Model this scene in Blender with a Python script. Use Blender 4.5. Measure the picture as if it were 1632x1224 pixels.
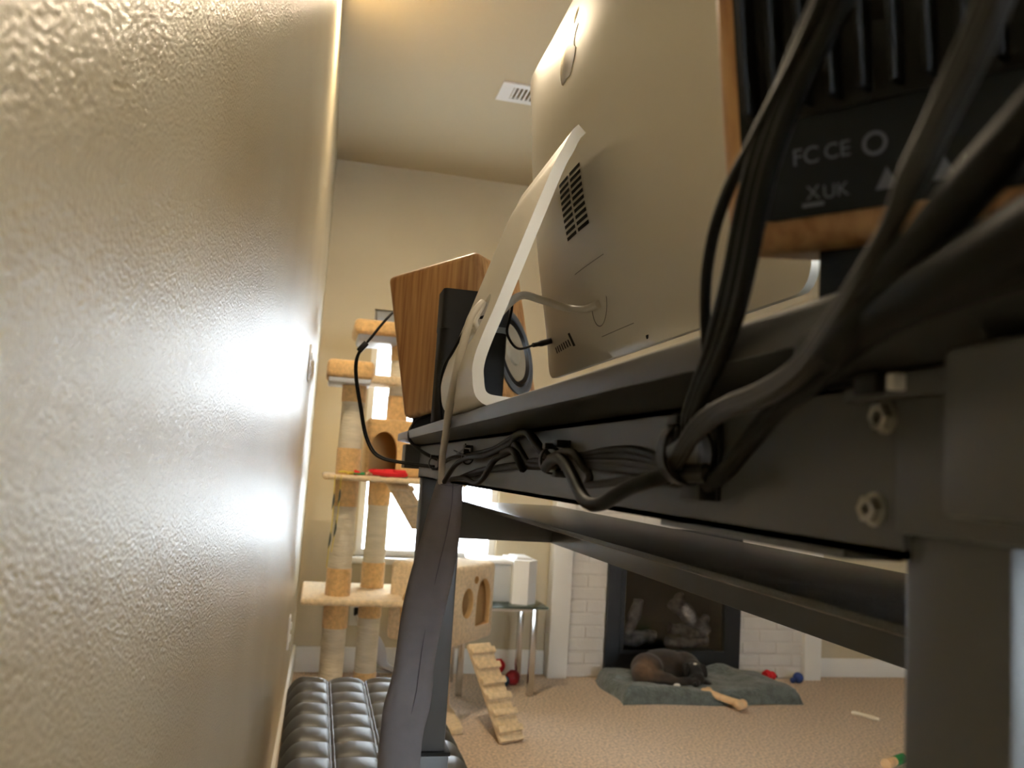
import bpy, bmesh, math, random
from mathutils import Vector, Matrix
random.seed(7)
for o in list(bpy.data.objects): bpy.data.objects.remove(o)
SC = bpy.context.scene
COL = SC.collection
# ------------------------------------------------------------------ camera
CH = 1.05                        # lens height above the carpet
F = 1320.0                       # focal length in pixels of the 1632 px frame
_dY = Vector((505-816, 733-612, F)).normalized()
_up = Vector((798.6, -12347, 1320.0)); _up -= _up.dot(_dY)*_dY; _up.normalize()
_dX = (-_up).cross(_dY)
if _dX.x < 0: _dX = -_dX
RM = Matrix((_dX, _dY, _up))     # photo camera axes (right, down, forward) -> world
cam_d = bpy.data.cameras.new('camera'); cam = bpy.data.objects.new('camera', cam_d); COL.objects.link(cam)
cx, cy, cz = RM @ Vector((1,0,0)), RM @ Vector((0,-1,0)), RM @ Vector((0,0,-1))
m4 = Matrix.Identity(4)
for i in range(3):
    m4[i][0], m4[i][1], m4[i][2] = cx[i], cy[i], cz[i]
m4[2][3] = CH
cam.matrix_world = m4
cam_d.sensor_width = 36.0; cam_d.lens = F/1632*36.0
cam_d.clip_start = 0.005; cam_d.clip_end = 100
cam_d.dof.use_dof = True; cam_d.dof.focus_distance = .80; cam_d.dof.aperture_fstop = 11.5
SC.camera = cam
# ------------------------------------------------------------------ light
SC.view_settings.view_transform = 'Standard'; SC.view_settings.look = 'None'
SC.view_settings.gamma = 1.0; SC.view_settings.use_curve_mapping = False
SC.view_settings.exposure = 0.58
wd = bpy.data.worlds.new('daylight'); SC.world = wd; wd.use_nodes = True
bg = wd.node_tree.nodes['Background']; bg.inputs[0].default_value = (0.80, 0.91, 1.0, 1); bg.inputs[1].default_value = 15.0
LAMP_POWER = 240.0                # emission strength of the recessed ceiling lamps
WARM = (1.0, 0.82, 0.58)
def portal(name, loc, rot, sx, sy):          # marks a window opening for the daylight sampler
    l = bpy.data.lights.new(name, 'AREA'); l.shape = 'RECTANGLE'; l.size = sx; l.size_y = sy; l.cycles.is_portal = True
    o = bpy.data.objects.new(name, l); COL.objects.link(o); o.location = loc; o.rotation_euler = rot
# ------------------------------------------------------------------ pixel helpers
def ray(x, y): return RM @ Vector((x-816, y-612, F))
def onY(x, y, Y):
    r = ray(x, y); return Vector((0,0,CH)) + r*(Y/r.y)
def onX(x, y, X):
    r = ray(x, y); return Vector((0,0,CH)) + r*(X/r.x)
def onZ(x, y, z):
    r = ray(x, y); return Vector((0,0,CH)) + r*((z-CH)/r.z)
# ------------------------------------------------------------------ materials
def lin(c):
    return tuple((v/255/12.92 if v/255 <= .04045 else ((v/255+.055)/1.055)**2.4) for v in c) + (1,)
MATS = {}
def mat(name, rgb, rough=.5, metal=0., var=None, bump=None, spec=.5, coat=0., stretch=None, emit=None, trans=0., alpha=None, sheen=0., rgb2=None, kind='noise'):
    """var=(scale, amount) colour variation; bump=(scale, strength, distance)"""
    m = bpy.data.materials.new(name); m.use_nodes = True; nt = m.node_tree; N = nt.nodes; L = nt.links
    b = N['Principled BSDF']
    b.inputs['Base Color'].default_value = lin(rgb); b.inputs['Roughness'].default_value = rough
    b.inputs['Metallic'].default_value = metal; b.inputs['Specular IOR Level'].default_value = spec
    b.inputs['Coat Weight'].default_value = coat; b.inputs['Transmission Weight'].default_value = trans
    b.inputs['Sheen Weight'].default_value = sheen
    if emit: b.inputs['Emission Color'].default_value = tuple(emit[0])+(1,); b.inputs['Emission Strength'].default_value = emit[1]
    vec = None
    if var or bump:
        tc = N.new('ShaderNodeTexCoord'); vec = tc.outputs['Object']
        if stretch:
            mp = N.new('ShaderNodeMapping'); mp.inputs['Scale'].default_value = stretch; L.new(vec, mp.inputs[0]); vec = mp.outputs[0]
    if var:
        t = N.new('ShaderNodeTexNoise'); t.inputs['Scale'].default_value = var[0]; t.inputs['Detail'].default_value = 4
        L.new(vec, t.inputs['Vector'])
        r = N.new('ShaderNodeValToRGB'); c = lin(rgb); a = var[1]
        lo = tuple(max(0, v*(1-a)) for v in c[:3])+(1,); hi = tuple(min(1, v*(1+a)) for v in c[:3])+(1,)
        if rgb2: lo = lin(rgb2); hi = c
        r.color_ramp.elements[0].position = .34; r.color_ramp.elements[1].position = .66
        r.color_ramp.elements[0].color = lo; r.color_ramp.elements[1].color = hi
        L.new(t.outputs['Fac'], r.inputs[0]); L.new(r.outputs[0], b.inputs['Base Color'])
    if bump:
        t = N.new('ShaderNodeTexNoise'); t.inputs['Scale'].default_value = bump[0]; t.inputs['Detail'].default_value = 3
        L.new(vec, t.inputs['Vector'])
        bn = N.new('ShaderNodeBump'); bn.inputs['Strength'].default_value = bump[1]; bn.inputs['Distance'].default_value = bump[2]
        L.new(t.outputs['Fac'], bn.inputs['Height']); L.new(bn.outputs[0], b.inputs['Normal'])
    MATS[name] = m; return m
mat('wall_paint', (192,178,148), .55, bump=(420,.5,.0012), var=(3,.03))
mat('wall_gloss', (192,178,148), .23, spec=.38, bump=(430,1.0,.0015), var=(2.5,.04))
mat('ceiling_paint', (192,178,148), .8, bump=(160,.3,.002))
mat('carpet', (224,198,170), .95, var=(90,.35), bump=(260,.9,.012), sheen=.2)
mat('white_trim', (226,222,214), .35)
mat('brick_paint', (205,198,188), .6, bump=(60,.4,.004), var=(6,.05))
mat('mortar', (204,197,187), .9, bump=(150,.5,.003))
mat('black_metal', (24,25,28), .42)
mat('firebox', (18,18,18), .9)
mat('smoked_glass', (205,206,208), .05, trans=1., spec=.12)
mat('log', (128,122,116), .9, var=(30,.5), bump=(40,.9,.01))
mat('desktop_lam', (58,58,58), .36, bump=(900,.12,.0004), var=(40,.06))
mat('desk_steel', (86,86,85), .42, bump=(1600,.18,.0003), var=(20,.05))
mat('desk_leg', (86,86,85), .4, bump=(1600,.15,.0003))
mat('tray_steel', (86,86,85), .24, bump=(1800,.25,.0003), var=(600,.10))
mat('zinc', (170,168,160), .35, .8)
mat('aluminium', (226,221,208), .42, .2, bump=(3000,.05,.0002))
mat('logo_gloss', (38,34,30), .08, coat=.6)
mat('slot_black', (8,8,8), .7)
mat('seam_grey', (138,133,122), .6)
mat('screen_glass', (8,8,10), .08)
mat('bamboo', (204,158,104), .38, var=(16,.30), stretch=(9,9,.35), rgb2=(160,110,64), bump=(60,.06,.001))
mat('plastic_black', (22,22,24), .45)
mat('plastic_matte', (16,16,17), .7)
mat('amp_plate', (22,23,23), .65, spec=.25, bump=(900,.2,.0004))
mat('print_grey', (92,94,96), .7)
mat('foam_black', (18,18,19), .9, bump=(900,.5,.0008))
mat('rubber_black', (14,14,15), .45)
mat('cable_black', (13,13,13), .55, spec=.2)
mat('cable_grey', (42,40,37), .52, spec=.25)
mat('cable_white', (206,200,188), .45)
mat('woofer_ring', (96,104,116), .35, .3)
mat('woofer_cone', (150,140,122), .55)
mat('silk_dome', (170,158,138), .5)
mat('drive_gloss', (66,76,92), .25)
mat('drive_band', (150,168,190), .3)
mat('neoprene', (122,118,120), .75, bump=(1400,.25,.0005), var=(60,.04))
mat('thread', (96,90,98), .8)
mat('leather', (62,61,55), .46, spec=.4, bump=(300,.12,.001), var=(12,.06))
mat('leather_seam', (74,64,46), .5)
mat('dark_wood', (48,38,30), .45)
mat('cat_carpet', (222,196,154), .98, var=(60,.14), bump=(200,.8,.008), sheen=.3)
mat('cat_carpet_tan', (214,172,112), .98, var=(60,.14), bump=(200,.8,.008), sheen=.3)
mat('sisal', (202,190,164), .95, bump=(120,.8,.006), stretch=(.2,.2,1), var=(50,.08))
mat('condo_lining', (214,172,112), .95)
mat('toy_red', (205,24,32), .8); mat('toy_green', (40,130,70), .8); mat('toy_tan', (200,170,130), .8); mat('toy_yellow', (215,190,70), .8)
mat('feather_dark', (70,78,74), .8)
mat('glass_table', (160,190,180), .03, trans=.9)
mat('chrome', (200,200,198), .15, 1.)
mat('device_white', (228,226,222), .4)
mat('device_grey', (176,176,174), .45)
mat('ball_red', (196,22,34), .45); mat('ball_dark_red', (140,22,30), .45); mat('ball_teal', (40,90,120), .5); mat('ball_blue', (24,56,130), .45); mat('ball_dark', (44,42,52), .6)
mat('plush_grey', (92,102,100), .98, var=(30,.28), bump=(90,.9,.012), sheen=.35)
mat('fur', (62,44,30), .85, var=(14,.6), rgb2=(20,16,14), bump=(160,.6,.004), sheen=.15, stretch=(1,1,1))
mat('fur_tan', (120,86,54), .85, var=(20,.4), bump=(160,.6,.004))
mat('fur_black', (14,13,13), .6, bump=(160,.5,.003)); mat('fur_white', (220,214,206), .8)
mat('rawhide', (226,190,146), .6, var=(25,.15)); mat('rawhide_pale', (232,220,196), .6)
mat('cloth_grey', (176,174,176), .9)
mat('window_glass', (255,255,255), .0, trans=1.)
mat('shade_grey', (150,150,148), .8)
mat('lamp_glow', (255,240,220), .5, emit=(WARM, LAMP_POWER)); mat('lamp_glow_bright', (255,240,220), .5, emit=(WARM, LAMP_POWER*1.6))
mat('vent_white', (222,220,216), .45); mat('duct_steel', (120,122,124), .6, .4)
# ------------------------------------------------------------------ mesh helpers
class MB:
    def __init__(s): s.bm = bmesh.new()
    def box(s, lo, hi, M=None, bevel=0, seg=2):
        lo, hi = Vector(lo), Vector(hi)
        r = bmesh.ops.create_cube(s.bm, size=1)
        vs = r['verts']
        for v in vs:
            v.co = Vector(((lo[i]+hi[i])/2 + v.co[i]*(hi[i]-lo[i])) for i in range(3)) if False else Vector([(lo[i]+hi[i])/2 + v.co[i]*(hi[i]-lo[i]) for i in range(3)])
        if bevel:
            es = {e for v in vs for e in v.link_edges}
            r2 = bmesh.ops.bevel(s.bm, geom=list(es), offset=bevel, segments=seg, profile=.5, affect='EDGES')
            vs = list({v for f in r2['faces'] for v in f.verts} | {v for v in vs if v.is_valid})
        if M is not None:
            for v in vs: v.co = M @ v.co
        return s
    def cyl(s, a, b, r, r2=None, n=16, caps=True):
        a, b = Vector(a), Vector(b); r2 = r if r2 is None else r2
        d = (b-a).normalized(); u = d.orthogonal().normalized(); w = d.cross(u)
        A = [s.bm.verts.new(a + r*(math.cos(t)*u+math.sin(t)*w)) for t in [2*math.pi*k/n for k in range(n)]]
        B = [s.bm.verts.new(b + r2*(math.cos(t)*u+math.sin(t)*w)) for t in [2*math.pi*k/n for k in range(n)]]
        for k in range(n): s.bm.faces.new((A[k], A[(k+1)%n], B[(k+1)%n], B[k]))
        if caps: s.bm.faces.new(A[::-1]); s.bm.faces.new(B)
        return s
    def tube(s, pts, r, n=8, sub=6, flat=None):
        P = smooth(pts, sub); K = len(P)
        rr = (lambda t: r) if not callable(r) else r
        u = None; rings = []
        for i in range(K):
            d = (P[min(i+1,K-1)]-P[max(i-1,0)]).normalized()
            if u is None: u = d.orthogonal().normalized()
            u = (u - u.dot(d)*d).normalized(); w = d.cross(u); q = rr(i/(K-1))
            rings.append([s.bm.verts.new(P[i] + q*(math.cos(t)*u+math.sin(t)*w)) for t in [2*math.pi*k/n for k in range(n)]])
        for a, b in zip(rings, rings[1:]):
            for k in range(n): s.bm.faces.new((a[k], a[(k+1)%n], b[(k+1)%n], b[k]))
        s.bm.faces.new(rings[0][::-1]); s.bm.faces.new(rings[-1]); return s
    def lathe(s, prof, M=None, n=32):
        """prof: (radius, height) around local z"""
        M = M or Matrix.Identity(4); rings = []
        for r, h in prof:
            if r < 1e-6: rings.append([s.bm.verts.new(M @ Vector((0,0,h)))])
            else: rings.append([s.bm.verts.new(M @ Vector((r*math.cos(2*math.pi*k/n), r*math.sin(2*math.pi*k/n), h))) for k in range(n)])
        for a, b in zip(rings, rings[1:]):
            for k in range(n):
                if len(a) == 1 and len(b) == 1: continue
                if len(a) == 1: s.bm.faces.new((a[0], b[(k+1)%n], b[k]))
                elif len(b) == 1: s.bm.faces.new((a[k], a[(k+1)%n], b[0]))
                else: s.bm.faces.new((a[k], a[(k+1)%n], b[(k+1)%n], b[k]))
        return s
    def prism(s, poly, a, b, M=None):
        """poly of (p,q) extruded along the third local axis from a to b"""
        M = M or Matrix.Identity(4)
        A = [s.bm.verts.new(M @ Vector((p, q, a))) for p, q in poly]; B = [s.bm.verts.new(M @ Vector((p, q, b))) for p, q in poly]
        n = len(poly)
        for k in range(n): s.bm.faces.new((A[k], A[(k+1)%n], B[(k+1)%n], B[k]))
        s.bm.faces.new(A[::-1]); s.bm.faces.new(B); return s
    def loft(s, rings, close=True):
        R = [[s.bm.verts.new(p) for p in ring] for ring in rings]; n = len(R[0])
        for a, b in zip(R, R[1:]):
            for k in range(n if close else n-1): s.bm.faces.new((a[k], a[(k+1)%n], b[(k+1)%n], b[k]))
        return R, s
    def ball(s, c, r, n=20, sc=(1,1,1), M=None):
        v = bmesh.ops.create_uvsphere(s.bm, u_segments=n, v_segments=n//2+2, radius=r)['verts']
        for p in v:
            p.co = Vector([p.co[i]*sc[i] for i in range(3)])
            if M is not None: p.co = M @ p.co
            p.co += Vector(c)
        return s
    def build(s, name, m, parent=None, smooth_=True, angle=40):
        bmesh.ops.recalc_face_normals(s.bm, faces=s.bm.faces[:])
        me = bpy.data.meshes.new(name); s.bm.to_mesh(me); s.bm.free()
        me.materials.append(MATS[m])
        if smooth_:
            for p in me.polygons: p.use_smooth = True
            me.set_sharp_from_angle(angle=math.radians(angle))
        o = bpy.data.objects.new(name, me); COL.objects.link(o)
        if parent: o.parent = parent; o.matrix_parent_inverse = parent.matrix_basis.inverted()
        return o
def smooth(pts, sub=6):
    P = [Vector(p) for p in pts]
    if len(P) < 3 or sub < 2: return P
    out = []
    for i in range(len(P)-1):
        p0, p1, p2, p3 = P[max(i-1,0)], P[i], P[i+1], P[min(i+2,len(P)-1)]
        for k in range(sub):
            t = k/sub
            out.append(.5*((2*p1)+(p2-p0)*t+(2*p0-5*p1+4*p2-p3)*t*t+(3*p1-p0-3*p2+p3)*t**3))
    out.append(P[-1]); return out
def tag(o, label, cat, group=None):
    o['label'] = label; o['category'] = cat
    if group: o['group'] = group
    return o
def thing(name, label, cat, loc=(0,0,0), group=None):
    o = bpy.data.objects.new(name, None); COL.objects.link(o); o.location = loc; o.empty_display_size = .05
    return tag(o, label, cat, group)
def struct(o): o['kind'] = 'structure'; return o
def applied(o):                                  # bake the modifiers of an object into its mesh
    dg = bpy.context.evaluated_depsgraph_get(); dg.update()
    me = bpy.data.meshes.new_from_object(o.evaluated_get(dg)); old = o.data
    o.modifiers.clear(); o.data = me; return o
def bool_cut(o, cutter):
    md = o.modifiers.new('cut', 'BOOLEAN'); md.operation = 'DIFFERENCE'; md.object = cutter; md.solver = 'EXACT'
    applied(o); bpy.data.objects.remove(cutter)
    for p in o.data.polygons: p.use_smooth = True
    o.data.set_sharp_from_angle(angle=math.radians(40)); return o
def rot(z=0, y=0, x=0): return Matrix.Rotation(z,4,'Z') @ Matrix.Rotation(y,4,'Y') @ Matrix.Rotation(x,4,'X')
def frame(o, ex, ey, ez):
    M = Matrix.Identity(4)
    for i in range(3): M[i][0], M[i][1], M[i][2], M[i][3] = ex[i], ey[i], ez[i], o[i]
    return M
# ================================================================== the room
XW, XR, YB, YF, ZC = -0.034, 5.2, -3.0, 4.36, 2.64
WX0, WX1, WZ0, WZ1 = 0.23, 0.965, 0.575, 1.86        # far window opening
BX0, BX1, BZ0, BZ1 = 0.9, 2.6, 0.8, 2.1              # window in the wall behind the camera
def xw(y): return XW - (YF-y)*.0120                # the long wall runs at a slight angle to the desk
struct(MB().box((XW-.3,YB-.1,-.1),(XR+.1,YF+.12,0)).build('floor','carpet',None,False))
struct(MB().prism([(xw(YB-.1)-.1,YB-.1),(xw(YB-.1),YB-.1),(xw(YF+.12),YF+.12),(xw(YF+.12)-.1,YF+.12)],0,ZC).build('wall_left','wall_gloss',None,False))
struct(MB().box((XR,YB-.1,0),(XR+.1,YF+.12,ZC)).build('wall_right','wall_paint',None,False))
def wall_with_hole(name, y0, y1, x0, x1, z0, z1):
    b = MB()
    b.box((xw(y0)-.02,y0,0),(x0,y1,ZC)).box((x1,y0,0),(XR,y1,ZC)).box((x0,y0,0),(x1,y1,z0)).box((x0,y0,z1),(x1,y1,ZC))
    return struct(b.build(name,'wall_paint',None,False))
wall_with_hole('wall_far', YF, YF+.12, WX0, WX1, WZ0, WZ1)
wall_with_hole('wall_back', YB-.1, YB, BX0, BX1, BZ0, BZ1)
def window(n, x0, x1, z0, z1, yi, yo, side):
    """yi: face of the wall towards the room"""
    w = bpy.data.objects.new('window_%d'%n, None); COL.objects.link(w); struct(w); w.location = ((x0+x1)/2, yi, z0)
    f = MB(); t = .035; ym = (yi+yo)/2
    f.box((x0,ym-.02,z0),(x0+t,ym+.02,z1)).box((x1-t,ym-.02,z0),(x1,ym+.02,z1)).box((x0+t,ym-.02,z0),(x1-t,ym+.02,z0+t)).box((x0+t,ym-.02,z1-t),(x1-t,ym+.02,z1))
    f.build('window_frame','white_trim',w,False)
    zm = z0+(z1-z0)*.5
    MB().box((x0+t,ym-.015,zm-.018),(x1-t,ym+.015,zm+.018)).build('meeting_rail','white_trim',w,False)
    for a, b in ((z0+t,zm-.018),(zm+.018,z1-t)):
        MB().box((x0+t,ym-.002,a),(x1-t,ym+.002,b)).build('pane','window_glass',w,False)
    c = .06
    ty0, ty1 = (yi-.018, yi) if side < 0 else (yi, yi+.018)
    if n == 2:
      q = MB(); q.box((x0-c,ty0,z0),(x0,ty1,z1)).box((x1,ty0,z0),(x1+c,ty1,z1)).box((x0-c,ty0,z1),(x1+c,ty1,z1+c)); q.build('casing','white_trim',w,False)
    sy0, sy1 = (yi-.05, ym) if side < 0 else (ym, yi+.05)
    MB().box((x0-c-.01,sy0,z0-.03),(x1+c+.01,sy1,z0),bevel=.004).build('window_sill','white_trim',w)
    return w
w1 = window(1, WX0, WX1, WZ0, WZ1, YF, YF+.12, -1)
MB().cyl((WX0+.01,YF+.02,WZ1-.035),(WX1-.01,YF+.02,WZ1-.035),.032,n=16).build('roller_shade','shade_grey',w1)
window(2, BX0, BX1, BZ0, BZ1, YB, YB-.1, 1).name = 'window_2_offscreen'   # cool daylight on the faces that look back past the camera
portal('window_far_daylight', ((WX0+WX1)/2, YF+.125, (WZ0+WZ1)/2), (-math.pi/2,0,0), WX1-WX0, WZ1-WZ0)
portal('window_back_offscreen', ((BX0+BX1)/2, YB-.105, (BZ0+BZ1)/2), (math.pi/2,0,0), BX1-BX0, BZ1-BZ0)
FX0, FX1 = 1.26, 2.86                                     # fireplace surround, outer edges of its white legs
def base(name, lo, hi): struct(MB().box(lo, hi, bevel=.005).build(name,'white_trim'))
struct(MB().prism([(xw(YB),YB),(xw(YB)+.012,YB),(xw(YF)+.012,YF),(xw(YF),YF)],0,.13).build('baseboard_left','white_trim',None,False))
base('baseboard_far', (XW+.013,YF-.016,0), (FX0-.001,YF,.125))
base('baseboard_right', (FX1+.001,YF-.016,0), (XR,YF,.105))
base('baseboard_back', (xw(YB)+.014,YB,0), (XR,YB+.016,.125))
# light switch and outlet plates on the long wall
for nm, lb, ct, y, z, h in (('light_switch','white double light switch plate high on the glossy side wall','switch',2.75,1.36,.115),
                          ('wall_outlet','white outlet plate low on the glossy side wall above the bench','outlet',3.2,.42,.115)):
    t = thing(nm, lb, ct, (xw(y),y,z-h/2))
    MB().box((xw(y),y-.04,z-h/2),(xw(y)+.006,y+.04,z+h/2),bevel=.003).build('plate','white_trim',t)
    for k in (-1,1):
        MB().box((xw(y)+.006,y-.012,z+k*.022-.012),(xw(y)+.011,y+.012,z+k*.022+.012),bevel=.002).build('rocker' if 'switch' in nm else 'socket','white_trim',t)
# recessed ceiling lamps
# one just beyond the top of the picture (its glare shows on the glossy wall), one on the camera's side (it lights
# the faces of the stand, brick and furniture that look towards the camera)
for x, y, nm, ln, gl, lb in ((.062,2.60,'recessed_lamp_offscreen','diffuser_offscreen','lamp_glow_bright','recessed warm ceiling lamp above the tufted bench end'),
                             (.46,-.28,'recessed_downlight_offscreen','lens_offscreen','lamp_glow','recessed warm ceiling lamp above the near end of the desk')):
    t = thing(nm, lb, 'ceiling lamp', (x,y,ZC), 'recessed ceiling lamps')
    MB().lathe([(.095,-.004),(.095,0),(.07,0),(.07,-.006),(.09,-.008),(.095,-.004)], Matrix.Translation((x,y,ZC)), 32).build('trim_ring','white_trim',t)
    MB().lathe([(0,-.003),(.07,-.003)], Matrix.Translation((x,y,ZC)), 32).build(ln,gl,t)
# ceiling vent
a, c = onZ(803,128,ZC), onZ(797,157,ZC)
vx0, vy0, vy1 = (a.x+c.x)/2-.01, min(a.y,c.y), max(a.y,c.y); vx1 = vx0+.33
t = thing('ceiling_vent','white metal air vent with dark louvre slots in the ceiling','vent',((vx0+vx1)/2,(vy0+vy1)/2,ZC-.008))
b = MB(); fr = .032
b.box((vx0,vy0,ZC-.008),(vx0+fr+.02,vy1,ZC)).box((vx1-fr,vy0,ZC-.008),(vx1,vy1,ZC)).box((vx0+fr+.02,vy0,ZC-.008),(vx1-fr,vy0+fr,ZC)).box((vx0+fr+.02,vy1-fr,ZC-.008),(vx1-fr,vy1,ZC))
b.build('vent_frame','vent_white',t,False)
d0, d1, e0, e1 = vx0+fr+.02, vx1-fr, vy0+fr, vy1-fr        # duct opening
cb = MB(); za, zb0 = ZC, ZC+.1
cb.box((XW-.3,YB-.1,za),(d0,YF+.12,zb0)).box((d1,YB-.1,za),(XR+.1,YF+.12,zb0)).box((d0,YB-.1,za),(d1,e0,zb0)).box((d0,e1,za),(d1,YF+.12,zb0))
struct(cb.build('ceiling','ceiling_paint',None,False))
du = MB(); zt0 = ZC+.34
du.box((d0-.002,e0,zb0),(d0,e1,zt0)).box((d1,e0,zb0),(d1+.002,e1,zt0)).box((d0,e0-.002,zb0),(d1,e0,zt0)).box((d0,e1,zb0),(d1,e1+.002,zt0)).box((d0,e0,zt0),(d1,e1,zt0+.002))
du.build('duct','duct_steel',t,False)
for k in range(13):
    x = vx0+fr+.028+k*.0185
    MB().box((-.004,vy0+fr,-.0006),(.004,vy1-fr,.0006),Matrix.Translation((x,0,ZC-.006)) @ rot(y=.5)).build('louvre','vent_white',t,False)
# ================================================================== fireplace
FY = 4.30                                                   # brick face
t = thing('fireplace','black gas fireplace set in white painted brick with white side legs','fireplace',((FX0+FX1)/2,FY,0))
IX0, IX1, IZ1 = onY(963,1060,FY-.02).x, onY(1177,1066,FY-.02).x, .80
LGW = .105
bx0, bx1 = FX0+LGW, FX1-LGW
b = MB(); b.box((FX0+.02,FY+.005,0),(IX0,YF,1.30)).box((IX1,FY+.005,0),(FX1-.02,YF,1.30)).box((IX0,FY+.005,IZ1),(IX1,YF,1.30)).build('masonry','mortar',t,False)
MB().box((FX0,FY-.035,0),(FX0+LGW,YF,1.32),bevel=.004).build('side_leg','white_trim',t)
MB().box((FX1-LGW,FY-.035,0),(FX1,YF,1.32),bevel=.004).build('side_leg','white_trim',t)
MB().box((FX0-.06,FY-.10,1.32),(FX1+.06,YF,1.37),bevel=.006).build('mantel_shelf','white_trim',t)
bh, bl, g = .0665, .205, .009
row = 0; z = .004
while z + bh - g < 1.30:
    x = bx0 - (row % 2)*bl/2
    while x < bx1:
        for s0, s1 in ((x, x+bl-g),):
            segs = [(max(s0,bx0), min(s1,bx1))]
            if z < IZ1: segs = [(max(s0,bx0), min(s1,IX0)), (max(s0,IX1), min(s1,bx1))]
            for p, q in segs:
                if q-p > .012: MB().box((p,FY+random.uniform(-.0015,.001),z),(q,FY+.02,z+bh-g),bevel=.003,seg=1).build('brick','brick_paint',t,False)
        x += bl
    z += bh; row += 1
# insert
ins = MB(); w_ = .075; y0 = FY-.025
ins.box((IX0,y0,0),(IX0+w_,FY+.03,IZ1)).box((IX1-w_,y0,0),(IX1,FY+.03,IZ1)).box((IX0+w_,y0,0),(IX1-w_,FY+.03,.13)).box((IX0+w_,y0,IZ1-.1),(IX1-w_,FY+.03,IZ1))
fi = ins.build('insert_frame','black_metal',t,False)
tr = MB(); i0, i1 = IX0+w_, IX1-w_
tr.box((i0,y0-.008,.13),(i0+.022,y0+.01,IZ1-.1)).box((i1-.022,y0-.008,.13),(i1,y0+.01,IZ1-.1)).box((i0+.022,y0-.008,.13),(i1-.022,y0+.01,.15)).box((i0+.022,y0-.008,IZ1-.12),(i1-.022,y0+.01,IZ1-.1))
tr.build('door_rim','black_metal',fi,False)
MB().box((i0,y0+.002,.14),(i1,y0+.006,IZ1-.1)).build('glass_door','smoked_glass',t,False)
fb = MB(); fb.box((i0-.01,YF-.0,.12),(i1+.01,YF+.012,IZ1)).box((i0-.012,FY+.03,.12),(i0,YF,IZ1)).box((i1,FY+.03,.12),(i1+.012,YF,IZ1)).box((i0,FY+.03,.12),(i1,YF,.135))
fb.build('firebox_lining','firebox',t,False)
def logpx(p, q, r, yy):
    A, B = onY(*p, yy), onY(*q, yy)
    n = 7; pts = [A.lerp(B, k/n)+Vector((random.uniform(-1,1),0,random.uniform(-1,1)))*r*.22 for k in range(n+1)]
    MB().tube(pts, lambda s: r*(1+.18*math.sin(9*s+r*99)), 10, 4).build('gas_log','log',t)
LY = FY+.02
logpx((1000,1010),(1018,955),.030,LY); logpx((990,1016),(1040,1014),.038,LY+.012); logpx((1068,1000),(1122,1012),.03,LY+.01)
logpx((1070,958),(1124,1006),.040,LY-.004); logpx((1078,955),(1086,950),.025,LY); logpx((1060,1024),(1128,1022),.030,LY+.01); logpx((1118,990),(1126,985),.022,LY)
# ================================================================== desk
t = desk = thing('standing_desk','grey height adjustable standing desk with steel frame by the side wall','desk',(.5,.75,0))
ZD = CH+.056
def rr(x0, y0, x1, y1, r, n=5):
    P = []
    for cx_, cy_, a0 in ((x1-r,y1-r,0),(x0+r,y1-r,90),(x0+r,y0+r,180),(x1-r,y0+r,270)):
        for k in range(n+1):
            a = math.radians(a0+90*k/n); P.append((cx_+r*math.cos(a), cy_+r*math.sin(a)))
    return P
def ring(ins, z): return [Vector((x,y,z)) for x, y in rr(.135+ins, -.06+ins, .885-ins, 1.49-ins, .022)]
b = MB(); R, _ = b.loft([ring(.003,ZD), ring(.0008,ZD-.0012), ring(0,ZD-.003), ring(0,CH+.0425), ring(.032,CH+.036)])
b.bm.faces.new(R[0]); b.bm.faces.new(R[-1][::-1]); b.build('desktop','desktop_lam',t,True,25)
XB = .167
bb = MB()
bb.box((XB,.2106,CH-.018),(XB+.003,1.392,CH+.036)).box((XB,.2106,CH-.018),(XB+.03,1.392,CH-.015)).box((XB,.2106,CH+.033),(XB+.03,1.392,CH+.036))
bb.build('back_beam','desk_steel',t,False)
MB().box((XB-.001,.237,CH-.0206),(XB+.02,.382,CH-.018)).build('beam_lip','desk_leg',t,False)
def leg(y0, y1, zs):
    l = MB().box((.1696,y0,zs-.02),(.2364,y1,CH+.033),bevel=.003).build('leg_tube','desk_leg',t)
    MB().box((.163,y0-.006,.03),(.243,y1+.006,zs),bevel=.003).build('leg_sleeve','desk_leg',t)
    MB().box((.161,y0-.008,zs),(.245,y1+.008,zs+.006),bevel=.001).build('sleeve_cap','plastic_matte',t)
    MB().box((.10,y0-.012,.008),(.80,y1+.012,.034),bevel=.004).build('foot','desk_leg',t)
    for x in (.13,.77): MB().cyl((x,(y0+y1)/2,0),(x,(y0+y1)/2,.01),.018,n=16).build('levelling_pad','plastic_black',t)
leg(1.35,1.391,CH-.451); leg(.175,.2142,CH-.451)
for y0 in (1.40,.118):
    MB().box((.143,y0,CH-.004),(.80,y0+.05,CH+.0362),bevel=.002).build('side_rail','desk_leg',t)
MB().box((.1655,.166,CH-.0105),(.238,.2135,CH+.034),bevel=.002).build('leg_bracket','desk_steel',t)
MB().box((.161,.150,CH+.029),(.30,.232,CH+.0362),bevel=.001).build('bracket_flange','desk_steel',t)
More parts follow.
